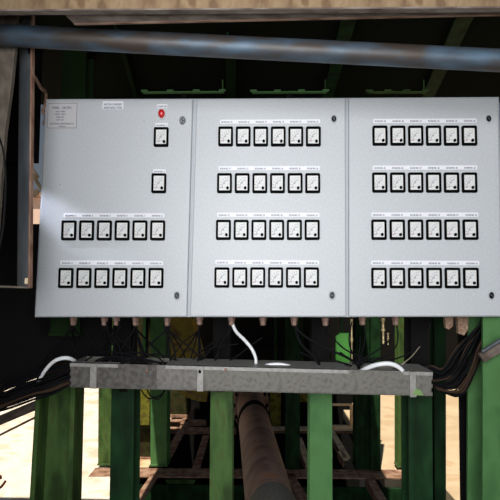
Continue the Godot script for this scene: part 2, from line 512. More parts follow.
# left/right pixel edges at two rows, on the plane z
func post(label: String, top: Array, bot: Array, z: float, depth: float, y0: float, y1: float, m: Material, open := false, group := "") -> Node3D:
	var a0 := at(top[0], top[2], z)
	var a1 := at(top[1], top[2], z)
	var b0 := at(bot[0], bot[2], z)
	var b1 := at(bot[1], bot[2], z)
	var rings := []
	for y in [y0, y1]:
		var l: float = lerpf(b0.x, a0.x, (y - b0.y) / (a0.y - b0.y))
		var r: float = lerpf(b1.x, a1.x, (y - b1.y) / (a1.y - b1.y))
		var w := r - l
		rings.append(u_ring(l, r, z, depth, y, w * 0.11) if open else h_ring(l, r, z, depth, y, minf(0.012, w * .12), w * 0.05))
	var base := Vector3((rings[0][0].x + rings[0][1].x) / 2, y0, z)
	var t := thing("steel_post", label, "post", base, group)
	for ring in rings:
		for i in ring.size(): ring[i] -= base
	var b := Mb.new()
	b.loft(rings)
	obj("channel" if open else "beam_section", b, m, t)
	var bp := Mb.new()
	var w0: float = absf(rings[0][1].x - rings[0][0].x) if not open else absf(rings[0][5].x - rings[0][0].x)
	bp.box(Vector3(0 if not open else w0 * 0.0, 0.008, -depth / 2), Vector3(w0 * 1.08, 0.016, depth * 1.1), 0.002)
	obj("base_plate", bp, m, t)
	return t

func build_setting():
	# concrete floor around a pit; slabs are pieces with open joints
	var fl := Node3D.new()
	fl.name = "floor"
	fl.set_meta("kind", "structure")
	add_child(fl)
	var j := 0.012
	var cells := [[-14, -1.12, -3.43, -1.5], [-14, -1.12, -4.15, -3.43], [-14, -1.12, -6.2, -4.15], [-14, -1.12, -9.0, -6.2], [-14, -1.12, -14, -9.0],
		[1.42, 9, -2.71, -1.5], [1.0, 9, -5.0, -2.71], [1.32, 9, -8.0, -5.0], [-1.12, 1.32, -8.0, -5.7]]
	for c in cells:
		var b := Mb.new()
		b.box(Vector3((c[0] + c[1]) / 2, -0.06, (c[2] + c[3]) / 2), Vector3(c[1] - c[0] - j, 0.12, c[3] - c[2] - j), 0.006)
		obj("concrete_slab", b, M.concrete_pale if c[1] < -1.0 else M.concrete, fl)
		var d := Mb.new()
		d.box(Vector3((c[0] + c[1]) / 2, -0.15, (c[2] + c[3]) / 2), Vector3(c[1] - c[0], 0.06, c[3] - c[2]))
		obj("slab_bed", d, M.yard, fl)
	var ap := Mb.new()
	ap.box(Vector3(0, -0.06, 4.25), Vector3(28, 0.12, 11.5))
	obj("apron_slab", ap, M.yard, fl)
	# pit walls and bottom
	var p := Mb.new()
	p.box(Vector3(0.1, -1.7, -3.4), Vector3(3.2, 0.1, 4.6))
	p.box(Vector3(-1.17, -0.95, -3.5), Vector3(0.1, 1.5, 4.4))
	p.box(Vector3(1.47, -0.95, -3.5), Vector3(0.1, 1.5, 4.4))
	p.box(Vector3(0.1, -0.5, -5.65), Vector3(2.44, 2.4, 0.1))
	p.box(Vector3(0.1, -0.95, -1.4), Vector3(3.0, 1.5, 0.1))
	struct("pit_wall", p, M.pit)
	# added glowing panel with a frame, unseen, stands in for front daylight
	var wp := Mb.new()
	wp.box(Vector3(-0.2, 1.92, 2.44), Vector3(1.7, 1.2, 0.02), 0.003)
	var wn := struct("added_glow_1", wp, M.added_glow)
	var wf := Mb.new()
	wf.frame(Mb.rect(1.86, 1.36), Mb.rect(1.7, 1.2), 0.0, 0.08, 0.004, Transform3D(Basis.IDENTITY, Vector3(-0.2, 1.92, 2.41)))
	for q in [-0.3, 0.3]: wf.box(Vector3(-0.2 + q, 1.92, 2.475), Vector3(0.04, 1.24, 0.04), 0.003)
	for q in [-0.89, 0.89]: wf.box(Vector3(-0.2 + q, 0.62, 2.45), Vector3(0.06, 1.25, 0.05), 0.003)
	obj("added_glow_frame", wf, M.black_steel, wn)
	# steel deck above, open to the front
	var c := Mb.new()
	c.box(Vector3(0, 2.66, -0.08), Vector3(12, 0.18, 1.66))
	struct("ceiling", c, M.deck)
	var w := Mb.new()
	w.box(Vector3(1.9, 1.5, -6.5), Vector3(8.56, 3.0, 0.16))
	struct("wall_back", w, M.pit)
	# added screen outside the view, shades the left cabinet from the added light
	var pl := Mb.new()
	pl.box(Vector3(-1.2, 1.3, 1.25), Vector3(1.2, 2.6, 0.06), 0.004)
	struct("added_shade_screen", pl, M.black_steel)
	# sunlit building across the yard
	var yb := thing("yard_building", "pale pinkish building glimpsed through the gap left of the cabinets", "building", Vector3(-7.5, 0, -12.5))
	var y1 := Mb.new()
	y1.box(Vector3(0, 2.0, 0), Vector3(8, 4.0, 0.6), 0.01)
	obj("facade", y1, mat(rgb(214, 188, 176), 0.9), yb)
	var y2 := Mb.new()
	y2.box(Vector3(0, 4.06, 0.05), Vector3(8.2, 0.14, 0.8), 0.02)
	obj("coping", y2, M.rust, yb)
	# unseen housing added behind the cabinets to shade the pit
	var h := thing("added_shade_housing", "added black hopper housing, unseen, shading the pit behind the grey cabinets", "hopper", Vector3(-0.4, 1.75, -3.7))
	var hb := Mb.new()
	hb.slab(PackedVector2Array([Vector2(-0.74, 0.0), Vector2(1.1, 0.0), Vector2(1.12, 0.2), Vector2(1.12, 0.8), Vector2(-0.76, 0.8), Vector2(-0.76, 0.2)]), -2.7, 2.5, 0.01)
	obj("housing", hb, M.black_steel, h)
	# green beams under the deck
	var bl := [[[348, 22], [328, 96], 13, "green beam crossing the dark ceiling above the middle cabinet"], [[463, 20], [428, 96], 15, "green beam crossing the dark ceiling above the right cabinet"],
		[[122, 48], [136, 97], 5, "thin green beam crossing the dark ceiling above the left cabinet"], [[231, 55], [231, 96], 11, "short dull green beam in the ceiling between the left and middle cabinets"]]
	for q in bl:
		var a := on(q[0][0], q[0][1], 2.55)
		var e := on(q[1][0], q[1][1], 2.55)
		var t := thing("ceiling_beam", q[3], "beam", (a + e) / 2, "")
		var b := Mb.new()
		var dd := (e - a).normalized()
		var wpx: float = q[2] * unit(-0.3)
		b.bar(a - dd * 0.15 - t.position, e + dd * 0.02 - t.position, wpx, 0.012, Vector3.UP, 0.001)
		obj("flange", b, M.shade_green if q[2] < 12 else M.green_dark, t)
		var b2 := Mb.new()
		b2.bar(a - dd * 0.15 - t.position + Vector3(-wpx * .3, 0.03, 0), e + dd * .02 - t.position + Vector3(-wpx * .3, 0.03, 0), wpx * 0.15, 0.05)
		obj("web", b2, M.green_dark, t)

func build_posts():
	var g: Material = M.green
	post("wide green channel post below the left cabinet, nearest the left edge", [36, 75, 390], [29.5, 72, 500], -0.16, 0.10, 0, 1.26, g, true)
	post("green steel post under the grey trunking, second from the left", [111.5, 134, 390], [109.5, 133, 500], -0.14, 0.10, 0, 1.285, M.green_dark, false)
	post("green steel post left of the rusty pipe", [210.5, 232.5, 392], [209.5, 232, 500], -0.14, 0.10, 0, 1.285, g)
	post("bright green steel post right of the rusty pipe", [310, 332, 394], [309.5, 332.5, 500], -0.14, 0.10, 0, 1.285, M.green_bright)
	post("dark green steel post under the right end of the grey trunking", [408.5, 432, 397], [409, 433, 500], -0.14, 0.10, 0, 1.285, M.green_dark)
	post("added shade-black upright carrying the left cabinet behind the second green post", [113, 131, 390], [113, 131, 500], -0.26, 0.10, 0, 2.2, M.black_steel)  # added uprights; black paints the shade on the green posts above the trunking
	post("added shade-black upright carrying the middle cabinet's left side", [213, 230, 390], [213, 230, 500], -0.26, 0.10, 0, 2.2, M.black_steel)
	post("added shade-black upright carrying the middle cabinet's right side", [312, 330, 390], [312, 330, 500], -0.26, 0.10, 0, 2.2, M.black_steel)
	post("added shade-black upright carrying the right cabinet behind the trunking's end", [411, 430, 390], [411, 430, 500], -0.26, 0.10, 0, 2.2, M.black_steel)
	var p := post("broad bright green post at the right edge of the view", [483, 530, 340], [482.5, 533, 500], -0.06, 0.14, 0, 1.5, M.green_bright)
	post("shade-black post beside the broad green post on the right", [468.5, 482, 400], [470, 483, 500], -0.25, 0.10, 0, 2.2, M.black_steel)  # stands for the shaded side of the broad post, shade in its colour
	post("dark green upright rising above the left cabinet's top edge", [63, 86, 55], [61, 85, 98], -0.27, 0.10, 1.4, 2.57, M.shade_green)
	# further back, standing on the rusty floor frame
	var zb := -2.8
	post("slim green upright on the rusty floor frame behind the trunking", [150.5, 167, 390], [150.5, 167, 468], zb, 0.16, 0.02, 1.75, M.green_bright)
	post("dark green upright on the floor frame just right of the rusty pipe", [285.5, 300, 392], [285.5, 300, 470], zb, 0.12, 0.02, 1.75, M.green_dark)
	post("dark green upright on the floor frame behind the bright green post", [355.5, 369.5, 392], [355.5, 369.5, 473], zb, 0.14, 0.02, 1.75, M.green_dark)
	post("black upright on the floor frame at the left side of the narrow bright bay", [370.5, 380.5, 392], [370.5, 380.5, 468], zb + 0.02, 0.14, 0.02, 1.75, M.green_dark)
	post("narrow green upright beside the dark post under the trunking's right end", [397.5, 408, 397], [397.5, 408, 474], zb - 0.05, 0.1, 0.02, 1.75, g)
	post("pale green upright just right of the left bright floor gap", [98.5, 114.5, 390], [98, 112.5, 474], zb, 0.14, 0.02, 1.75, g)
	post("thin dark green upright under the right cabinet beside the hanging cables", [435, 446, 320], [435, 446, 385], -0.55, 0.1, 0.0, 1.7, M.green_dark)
	for q in [[112, 151, 466, -2.98, 1.74, "dark olive machine casing behind the second green post"], [164, 188, 420, -4.5, 1.74, "dark green machine casing standing beyond the slim green upright"]]:
		var a := at(q[0], q[2], q[3])
		var c := at(q[1], q[2], q[3])
		var t := thing("machine_casing", q[5], "machine", Vector3((a.x + c.x) / 2, 0.0, q[3] - 0.12))
		var b := Mb.new()
		b.box(Vector3(0, q[4] / 2 + 0.02, 0), Vector3(c.x - a.x, q[4] - 0.02, 0.24), 0.006)
		obj("shell", b, M.olive_dark, t)
		var f := Mb.new()
		f.box(Vector3(0, 0.02, 0), Vector3(c.x - a.x, 0.04, 0.26), 0.004)
		obj("foot", f, M.rust, t)
	# green pieces seen between the cabinets and the trunking
	for q in [[336, 350, 333, 366, -0.42, M.green_vivid, "vivid green bracket plate between the middle cabinet and the trunking", "bracket"], [312, 318.5, 343, 368, -0.46, M.green_bright, "small teal green bracket plate behind the crossing black cables", "bracket"],
		[134.5, 150, 388, 425, -2.9, M.olive, "olive green panel left of the slim green upright", "panel"], [270, 281, 388, 427, -4.2, M.olive, "olive green panel beside the rusty pipe flange", "panel"],
		[297, 308, 388, 402, -4.0, M.olive, "small olive green panel left of the bright green post", "panel"], [140.5, 150.5, 318, 352, -3.2, M.yellow, "yellow plate hanging behind the left cabinet's glands", "plate"]]:
		var z: float = q[4]
		var a := at(q[0], q[3], z)
		var c := at(q[1], q[2], z)
		var base := Vector3((a.x + c.x) / 2, a.y, z)
		var b := Mb.new()
		var w: float = c.x - a.x
		var h: float = c.y - a.y
		b.slab(PackedVector2Array([Vector2(-w / 2, 0), Vector2(w / 2, 0), Vector2(w / 2, h), Vector2(-w * .2, h), Vector2(-w / 2, h * .9)]), -0.02, 0.0, 0.002)
		var t := thing("%s_plate" % ("bracket" if q[7] == "bracket" else "panel"), q[6], q[7], base)
		obj("sheet", b, q[5], t)
		var s := Mb.new()
		var up: float = (1.745 if z < -1.0 else 2.2) - base.y
		s.box(Vector3(0, up / 2, -0.05), Vector3(w * .2, up, 0.06), 0.002)
		if z > -1.0: s.box(Vector3(0, 1.9 - base.y, (-0.25 - z) / 2 - 0.02), Vector3(0.02, 0.03, -0.25 - z + 0.05), 0.002)
		obj("rib", s, M.green_dark, t)
	# mounting rails behind the cabinets' tops
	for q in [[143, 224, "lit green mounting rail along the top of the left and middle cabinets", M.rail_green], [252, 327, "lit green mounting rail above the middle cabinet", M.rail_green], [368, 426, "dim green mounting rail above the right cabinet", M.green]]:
		var z := -0.222
		var a := at(q[0], 92.5, z)
		var c := at(q[1], 92.5, z)
		var t := thing("mounting_rail", q[2], "rail", (a + c) / 2)
		var b := Mb.new()
		b.box(Vector3(0, 0, 0), Vector3(c.x - a.x, 0.004, 0.02), 0.001)
		var sp := Mb.new()
		sp.box(Vector3(0, -0.06, -0.012), Vector3(0.02, 0.12, 0.004), 0.0005)
		obj("stand_off", sp, M.black_steel, t)
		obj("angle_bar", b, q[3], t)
		for k in [0.02, 0.34, 0.66, 0.98]:
			var l := Mb.new()
			l.box(Vector3((k - .5) * (c.x - a.x), 0.006, 0.002), Vector3(0.026, 0.006, 0.016), 0.001)
			obj("lug", l, q[3], t)
		var e := Mb.new()
		e.box(Vector3((c.x - a.x) * .48, 0.03, -0.01), Vector3(0.005, 0.05, 0.005), 0.0008)
		obj("hanger_rod", e, M.green, t)

# a bar lying on the floor plane between two pixels
func floor_bar(label: String, a: Array, c: Array, wpx: float, m: Material, y := 0.0, group := ""):
	var p := on(a[0], a[1], y)
	var q := on(c[0], c[1], y)
	var w := wpx * unit((p.z + q.z) / 2)
	var t := thing("floor_frame_bar", label, "steel bar", (p + q) / 2 - Vector3(0, 0.05, 0), group)
	var b := Mb.new()
	var o := t.position
	b.bar(p - o, q - o, w, 0.012, Vector3.UP, 0.001)
	obj("top_flange", b, m, t)
	var s := Mb.new()
	var side := Vector3.UP.cross(q - p).normalized() * w * 0.45
	s.bar(p - o + side - Vector3(0, .035, 0), q - o + side - Vector3(0, .035, 0), 0.01, 0.07)
	obj("down_flange", s, M.rust, t)

func build_floor_frame():
	floor_bar("long rusty crossbar of the floor frame carrying the green uprights", [92, 472.5], [412, 474.5], 22, M.rust, 0.0)
	floor_bar("rusty crossbar of the floor frame further back, left of the pipe", [128, 428.5], [236, 429.5], 11, M.rust)
	floor_bar("upper pale rusty crossbar behind the slim green upright", [150, 420.5], [206, 421], 8, M.rust)
	floor_bar("pale tan crossbar of the floor frame, right of the rusty pipe", [268, 428.5], [353, 428.5], 12, M.rust_pale)
	floor_bar("rusty rail running back from the bottom edge, left of the green post", [138, 501], [156, 474], 9, M.rust)
	floor_bar("rusty rail running back between the two crossbars, beside the slim upright", [164, 464], [184, 426], 8, M.rust)
	floor_bar("short rusty rail end above the back crossbar under the yellow tank", [184, 424], [193, 404], 7, M.rust)
	floor_bar("rusty rail running back just left of the green post", [196, 469], [206, 436], 7, M.rust)
	floor_bar("tan rail running back just left of the bright green post", [309, 466], [299, 438], 6, M.rust_pale)
	floor_bar("brown rail running back just right of the bright green post", [347, 458], [331, 430], 6, M.rust_pale)
	floor_bar("brown rail at the bottom edge beside the rusty pipe", [305, 501], [289, 474], 9, M.rust)
	floor_bar("brown rail at the bottom edge below the right crossbar", [383, 501], [369, 477], 8, M.rust)
	floor_bar("small pale rail stub between the green uprights right of the pipe", [346, 460], [340, 452], 5, M.rust_pale)
	floor_bar("added pale pinkish plate painted as lit floor left of the slim upright", [134, 463], [151, 463], 24, M.rust_pale, 0.014)  # added plate, tone of the lit floor painted into its colour
	# green girder below the front crossbar
	var a := on(92, 476, 0.0)
	var c := on(412, 478, 0.0)
	var t := thing("floor_girder", "dark green girder with a triangular gusset under the long crossbar", "girder", (a + c) / 2 + Vector3(0, -0.08, 0))
	var b := Mb.new()
	b.box(Vector3(0, -0.24, 0), Vector3(c.x - a.x, 0.5, 0.02), 0.002)
	obj("web", b, M.green_dark, t)
	var gz := -2.7
	var g := Mb.new()
	var o := t.position
	var tri := PackedVector3Array([at(165, 480, gz), at(196, 480, gz), at(181, 505, gz)])
	var ring2 := PackedVector3Array()
	var ring1 := PackedVector3Array()
	for v in tri:
		ring1.append(v - o); ring2.append(v - o - Vector3(0, 0, 0.03))
	g.loft([ring1, ring2])
	obj("gusset", g, M.green, t)
	# pale upright frame right of the bright green post
	var z := -4.1
	var f := thing("steel_gantry", "pale tan steel frame standing beyond the bright green post", "frame", at(342, 428, z))
	for q in [[351.5, 404, 351.5, 430, 3.0], [330, 404.5, 353, 404.5, 2.2], [330, 427, 353, 427, 3.5]]:
		var s := Mb.new()
		s.bar(at(q[0], q[1], z) - f.position, at(q[2], q[3], z) - f.position, q[4] * unit(z), q[4] * unit(z), Vector3(0, 0, 1), 0.002)
		obj("frame_bar", s, M.rust_pale, f)

func build_pipes():
	# rusty pipe running back to a flange
	var h := 0.45
	var p0 := on(250.5, 405, h)
	var p1 := on(269.5, 503, h)
	var dirv := (p1 - p0).normalized()
	var t := thing("rusty_pipe", "large rusty pipe running away to a bolted flange below the trunking", "pipe", Vector3(p1.x, 0, p1.z))
	var o := t.position
	var r := 0.172
	var b := Mb.new()
	b.tube(PackedVector3Array([p0 - o, p0.lerp(p1, .5) - o, p1 + dirv * 0.4 - o]), r, 40, 0.75)
	obj("barrel", b, M.rust_pipe, t)
	var zx := Transform3D(Basis(Vector3.UP.cross(dirv).normalized(), Vector3.UP, dirv), p0 - o)
	var f := Mb.new()
	f.lathe([Vector2(r, -0.03), Vector2(r + .07, -0.03), Vector2(r + .07, 0.012), Vector2(r, 0.015)], zx, 40, 0.75, false)
	var fo := obj("flange", f, M.rust, t)
	for k in 12:
		var a := TAU * k / 12.0
		var bo := Mb.new()
		bo.lathe([Vector2(0.020, 0.01), Vector2(0.020, 0.035), Vector2(0.012, 0.045), Vector2(0.0, 0.05)], zx * Transform3D(Basis.IDENTITY, Vector3(cos(a) * (r + .04) * .75, sin(a) * (r + .04), 0)), 6, 0.75, false)
		obj("bolt", bo, M.black_steel, fo)
	var c := Mb.new()
	c.lathe([Vector2(r, -0.05), Vector2(r + .014, -0.04), Vector2(r + .014, 0.04), Vector2(r, 0.05)], Transform3D(zx.basis, p0.lerp(p1, 0.30) - o), 40, 0.75, false)
	obj("coupling_band", c, M.black_steel, t)
	var c2 := Mb.new()
	c2.lathe([Vector2(r, -0.12), Vector2(r + .008, -0.11), Vector2(r + .008, 0.3), Vector2(r, 0.31)], Transform3D(zx.basis, p1 + dirv * 0.29 - o), 40, 0.75, false)
	obj("wrapped_sleeve", c2, M.galv, t)
	for k in [-2.8, -1.3]:
		var q: Vector3 = p0 + dirv * ((k - p0.z) / dirv.z)
		var s := Mb.new()
		s.box(Vector3(q.x, (h - r + 0.02) / 2 + 0.004, q.z) - o, Vector3(0.1, h - r + 0.01, 0.08), 0.004)
		obj("pipe_support", s, M.black_steel, t)
	# blue steel pipe overhead
	var bp := thing("blue_pipe", "blue-grey weathered steel pipe crossing above the cabinets", "pipe", at(250, 47, 0.35))
	var q := PackedVector3Array()
	for i in 13:
		var x := -300.0 + i * 100.0
		q.append(at(x, 35.2 + (x / 500.0) * 25.3, 0.35) - bp.position)
	var m := Mb.new()
	m.tube(q, 11.2 * unit(0.35), 32)
	obj("barrel", m, M.blue_pipe, bp)
	# tan beam and grey angle at the very top
	var tb := thing("rusty_beam", "rust-streaked tan steel beam along the very top of the view", "beam", at(250, 0, 0.5))
	var tp := tb.position
	var wb := Mb.new()
	wb.loft([PackedVector3Array([at(-300, -40, .5) - tp, at(-300, 12.85, .5) - tp, at(900, 6.1, .5) - tp, at(900, -40, .5) - tp]), PackedVector3Array([at(-300, -40, .5) - tp - Vector3(0, 0, .02), at(-300, 12.85, .5) - tp - Vector3(0, 0, .02), at(900, 6.1, .5) - tp - Vector3(0, 0, .02), at(900, -40, .5) - tp - Vector3(0, 0, .02)])])
	obj("web", wb, M.beam_tan, tb)
	var lip := Mb.new()
	lip.bar(at(-300, 14.0, .508) - tp, at(900, 6.9, .508) - tp, 0.022, 0.0045, Vector3.UP, 0.001)
	obj("flange_lip", lip, M.beam_grey, tb)
	var ga := thing("grey_angle", "grey-brown angle iron behind the tan beam at the top", "beam", at(280, 16, 0.47))
	var gp := ga.position
	var g := Mb.new()
	var f0 := at(63, 13.2, 0.49)
	var f1 := at(900, 6.8, 0.49)
	g.loft([PackedVector3Array([f0 - gp, f1 - gp, f1 + Vector3(0, .01, 0) - gp, f0 + Vector3(0, .01, 0) - gp]),
		PackedVector3Array([at(76, 25.5, .44) - gp, at(900, 7.3, .44) - gp, at(900, 7.3, .44) + Vector3(0, .01, 0) - gp, at(76, 25.5, .44) + Vector3(0, .01, 0) - gp])])
	obj("flange", g, M.beam_grey, ga)
	var g2 := Mb.new()
	g2.bar(at(74, 24.5, .445) + Vector3(0, .04, 0) - gp, at(900, 6.5, .445) + Vector3(0, .04, 0) - gp, 0.008, 0.08)
	obj("upstand", g2, M.rust, ga)

func build_left():
	# curved steel duct wall with a rim, at the left edge
	var z := 0.28
	var t := thing("steel_duct", "curved grey steel duct wall hanging at the left edge", "duct", at(10, 287, z))
	var o := t.position
	var rings := []
	var n := 14
	for yy in [[18.0, 28.5, 31.5], [288.0, 13.0, 29.5]]:
		var ring := PackedVector3Array()
		var pr := at(yy[2], yy[0], z)
		var wid := 0.22
		for i in n + 1:                     # quarter curve: flat to the camera at the rim, turning back to the left
			var a := PI * 0.5 * i / n
			ring.append(Vector3(pr.x - wid * (1.0 - cos(a)) * 0.0 - wid * sin(a) * 0.44, pr.y, z - wid * (1.0 - cos(a))) - o)
		for i in n + 1:
			var a := PI * 0.5 * (n - i) / n
			ring.append(Vector3(pr.x - (wid - .01) * sin(a) * 0.44, pr.y, z - 0.008 - (wid - .01) * (1.0 - cos(a))) - o)
		rings.append(ring)
	var b := Mb.new()
	b.loft(rings)
	obj("curved_wall", b, M.steel, t)
	var rim := Mb.new()
	rim.bar(at(33, 15, z + .004) - o, at(30.2, 288, z + .004) - o, 0.005, 0.02, Vector3(0, 0, 1), 0.001)
	obj("rim", rim, M.rust, t)
	var lower := Mb.new()
	lower.bar(at(1, 286.5, z + .004) - o, at(30, 287.5, z + .004) - o, 0.03, 0.006, Vector3.UP, 0.001)
	obj("bottom_flange", lower, M.steel_brown, t)
	var bl := Mb.new()
	bl.box(at(26.5, 281, z + .004) - o, Vector3(0.010, 0.018, 0.008), 0.002)
	obj("corner_lug", bl, M.rust_pale, t)
	var slot := Mb.new()
	slot.box(at(29.3, 50, z + .001) - o, Vector3(0.006, 0.022, 0.006), 0.001)
	obj("slot_bolt", slot, M.black, t)
	# brown-grey plate in front, slanting away to a point
	var pz := 0.312
	var pl := thing("slanted_plate", "grey-brown steel plate with a slanting edge in the top left corner", "plate", at(0, 190, pz))
	var po := pl.position
	var r0 := PackedVector3Array()
	var r1 := PackedVector3Array()
	for v in [[-60, -10], [19, -10], [16.5, 40], [12, 85], [6, 130], [1, 190], [-4, 260], [-60, 260]]:
		var w := at(v[0], v[1], pz) - po
		r0.append(w); r1.append(w - Vector3(0, 0, 0.012))
	var pb := Mb.new()
	pb.loft([r0, r1])
	obj("sheet", pb, M.steel_brown, pl)
	var ed := Mb.new()
	for k in range(1, 5):
		ed.bar(r0[k], r0[k + 1], 0.004, 0.016, Vector3(0, 0, 1))
	obj("edge_strip", ed, M.steel_brown, pl)
	# cover plates above and below the daylight gap, plus two added dark backings
	var cz := -0.30
	for q in [[-90, 31.5, 158, 228, "narrow added black backing sheet behind the duct, left of the daylight gap", 0.0, 0.0, -0.33], [-80, 42.5, 20, 163, "black steel cover sheet behind the duct, above the daylight gap", 0.0, 0.0, -0.30], [-120, 46, 224, 369, "black steel cover sheet left of the cabinets, below the daylight gap", 0.06, 0.22, -0.30], [38, 112, 300, 374, "added black backing sheet hanging behind the left cabinet's cable glands", 0.0, 0.0, -0.30]]:
		cz = q[7]
		var a := at(q[0], q[3], cz)
		var c := at(q[1], q[2], cz)
		var base := Vector3((a.x + c.x) / 2, a.y, cz)
		var w: float = c.x - a.x
		var hh: float = c.y - a.y
		var s := Mb.new()
		s.slab(PackedVector2Array([Vector2(-w / 2, -q[6]), Vector2(w / 2 + q[5], 0.0), Vector2(w / 2 + q[5], hh * 0.6), Vector2(w / 2, hh), Vector2(-w / 2, hh)]), -0.012, 0.0, 0.001)
		var e := thing("cover_sheet", q[4], "cover sheet", base)
		obj("sheet", s, M.black_steel, e)
		var f := Mb.new()
		f.box(Vector3(-w * .1, hh / 2, -0.03), Vector3(0.02, hh, 0.04), 0.002)
		obj("stiffener", f, M.black_steel, e)
	# rust pieces in the gap
	for q in [[[33, 170], [38, 178], 3.0, "rusty angle offcut at the top of the daylight gap"], [[34, 176.5], [41.5, 190], 3.0, "second rusty strip crossing the daylight gap"], [[33, 196], [38, 190], 5, "wide pinkish rusty strip low in the daylight gap"]]:
		var zz := -0.28
		var a := at(q[0][0], q[0][1], zz)
		var c := at(q[1][0], q[1][1], zz)
		var mm := Mb.new()
		mm.bar(a - (a + c) / 2, c - (a + c) / 2, q[2] * unit(zz), 0.01, Vector3(0, 0, 1), 0.001)
		var e = tag(obj("rust_strip", mm, M.rust_pale), q[3], "strip")
		e.position = (a + c) / 2
	var hose := Mb.new()
	var hp := []
	for v in [[34.5, 77, .15], [37.5, 82, .1], [41, 88, .05], [46, 93, -.02], [45.5, 104, -.02], [43, 111, -.02], [46, 117, -.03], [44, 124, -.06]]: hp.append(at(v[0], v[1], v[2]))
	hose.tube(spline(hp), 0.007, 10, 0.8)
	tag(obj("rusty_conduit", hose, M.rust), "thin rusty conduit bending down beside the left cabinet's top corner", "conduit")
	var arc := Mb.new()
	hp = []
	for v in [[-4, 262, .47], [2.5, 232, .47], [5, 200, .47], [5.5, 175, .47], [3, 150, .47], [-3, 132, .47]]: hp.append(at(v[0], v[1], v[2]))
	arc.tube(spline(hp), 0.003, 8, 0.8)
	tag(obj("looped_cable", arc, M.cable), "dark cable looping out from the left edge over the duct", "cable")
	# pipe lying behind the left post
	var pp := Mb.new()
	pp.tube(PackedVector3Array([at(-60, 446, -0.5), at(-10, 424.5, -0.5), at(40, 403.5, -0.5), at(70, 391, -0.5)]), 4.6 * unit(-0.5), 16)
	tag(obj("pale_pipe", pp, M.beam_grey), "pale dusty pipe slanting past the wide green channel post on the left", "pipe")
	var rb := Mb.new()
	rb.tube(PackedVector3Array([at(-60, 462, -0.55), at(-10, 440, -0.55), at(40, 415, -0.55), at(60, 406, -0.55)]), 1.1 * unit(-0.5), 8)
	tag(obj("rusty_rod", rb, M.rust), "thin rusty rod below the pale dusty pipe", "rod")
	var hk := Mb.new()
	hk.tube(spline([at(-6, 490, -0.5), at(1, 487, -0.5), at(5.5, 481, -0.5)]), 1.2 * unit(-0.5), 8)
	hk.tube(spline([at(-3, 480, -0.5), at(0, 476, -0.5), at(1, 479, -0.5)]), 1.2 * unit(-0.5), 8)
	tag(obj("rusty_hook", hk, mat(rgb(120, 48, 34), 0.8)), "small red-brown hook poking in at the lower left edge", "hook")

func build_right():
	# grey sloping tray arm by the broad green post
	var z := 0.0
	var t := thing("sloping_conduit", "grey conduit with a rusty strip sloping up at the right edge", "conduit", at(490, 352, z))
	var b := Mb.new()
	b.tube(PackedVector3Array([at(482, 352, z) - t.position, at(515, 331, z) - t.position]), 2.0 * unit(0), 12)
	obj("pipe", b, M.steel, t)
	var s := Mb.new()
	s.bar(at(481, 358, -.02) - t.position, at(515, 338, -.02) - t.position, 0.02, 0.032, Vector3.UP, 0.002)
	obj("rusty_strip", s, M.beam_grey, t)
	# crumbling rusty lumps below the right cabinet
	for q in [[[445, 317], [453.5, 317], [453, 326], [449, 329.5], [446, 328], "small crumbling rusty bracket hanging under the right cabinet"], [[457.5, 317], [468.5, 317], [468, 330], [464, 335.5], [458.5, 333.5], "larger crumbling rusty bracket hanging under the right cabinet"]]:
		var base := at(q[0][0], 317, -0.14)
		var r0 := PackedVector3Array()
		var r1 := PackedVector3Array()
		for k in 5:
			var w := at(q[k][0], q[k][1], -0.14) - base
			r0.append(w); r1.append(w + Vector3(0, 0, -0.02))
		var m := Mb.new()
		m.loft([r0, r1])
		tag(obj("rusty_bracket", m, M.crust), q[5], "bracket").position = base
	# brass fittings
	var br := [[383, 318, 344, 1.2, "long pale brass rod hanging under the right cabinet"], [388, 333, 345, 0.7, "short brass rod beside the long brass rod"], [351.6, 319, 364, 0.8, "thin brass rod under the joint of the middle and right cabinets"]]
	for q in br:
		var p := at(q[0], q[1], -0.16)
		var e := at(q[0], q[2], -0.16)
		var l: float = p.y - e.y
		var r: float = q[3] * unit(-0.16) * 1.3
		var m := Mb.new()
		var xf := Transform3D(Basis(Vector3.RIGHT, PI / 2), Vector3.ZERO)
		m.lathe([Vector2(r * 1.7, 0), Vector2(r * 1.7, l * .12), Vector2(r, l * .14), Vector2(r, l * .4), Vector2(r * 1.6, l * .42), Vector2(r * 1.6, l * .5), Vector2(r * .8, l * .52), Vector2(r * .8, l * .86), Vector2(r * 1.2, l * .88), Vector2(r * 0.6, l)], xf, 12, 0.75)
		tag(obj("brass_rod", m, M.brass), q[4], "rod").position = p
	# yellow tank behind the left cabinet
	var tz := -3.5
	var yt := thing("yellow_tank", "yellow stained tank with a sloping underside behind the trunking", "tank", at(188, 400, tz))
	var y := Mb.new()
	var r0 := PackedVector3Array()
	var r1 := PackedVector3Array()
	for v in [[168, 316], [190, 316], [206, 370], [206.5, 402], [197, 401], [186, 397], [176, 390], [168, 383]]:
		var w := at(v[0], v[1], tz) - yt.position
		r0.append(w); r1.append(w * Vector3(0.9, 0.97, 1) - Vector3(0, 0, 0.35))
	y.loft([r0, r1])
	obj("shell", y, M.yellow, yt)
	var hs := Mb.new()
	hs.box(Vector3(at(185, 316, tz).x - yt.position.x, (1.745 + at(180, 320, tz).y) / 2 - yt.position.y, -0.15), Vector3(0.12, 1.745 - at(180, 320, tz).y, 0.12), 0.004)
	obj("hanger", hs, M.black_steel, yt)
	var sm := Mb.new()
	sm.bar(at(183, 390, tz + .005) - yt.position, at(206, 399, tz + .005) - yt.position, 0.012, 0.012, Vector3(0, 0, 1))
	obj("weld_seam", sm, M.rust, yt)

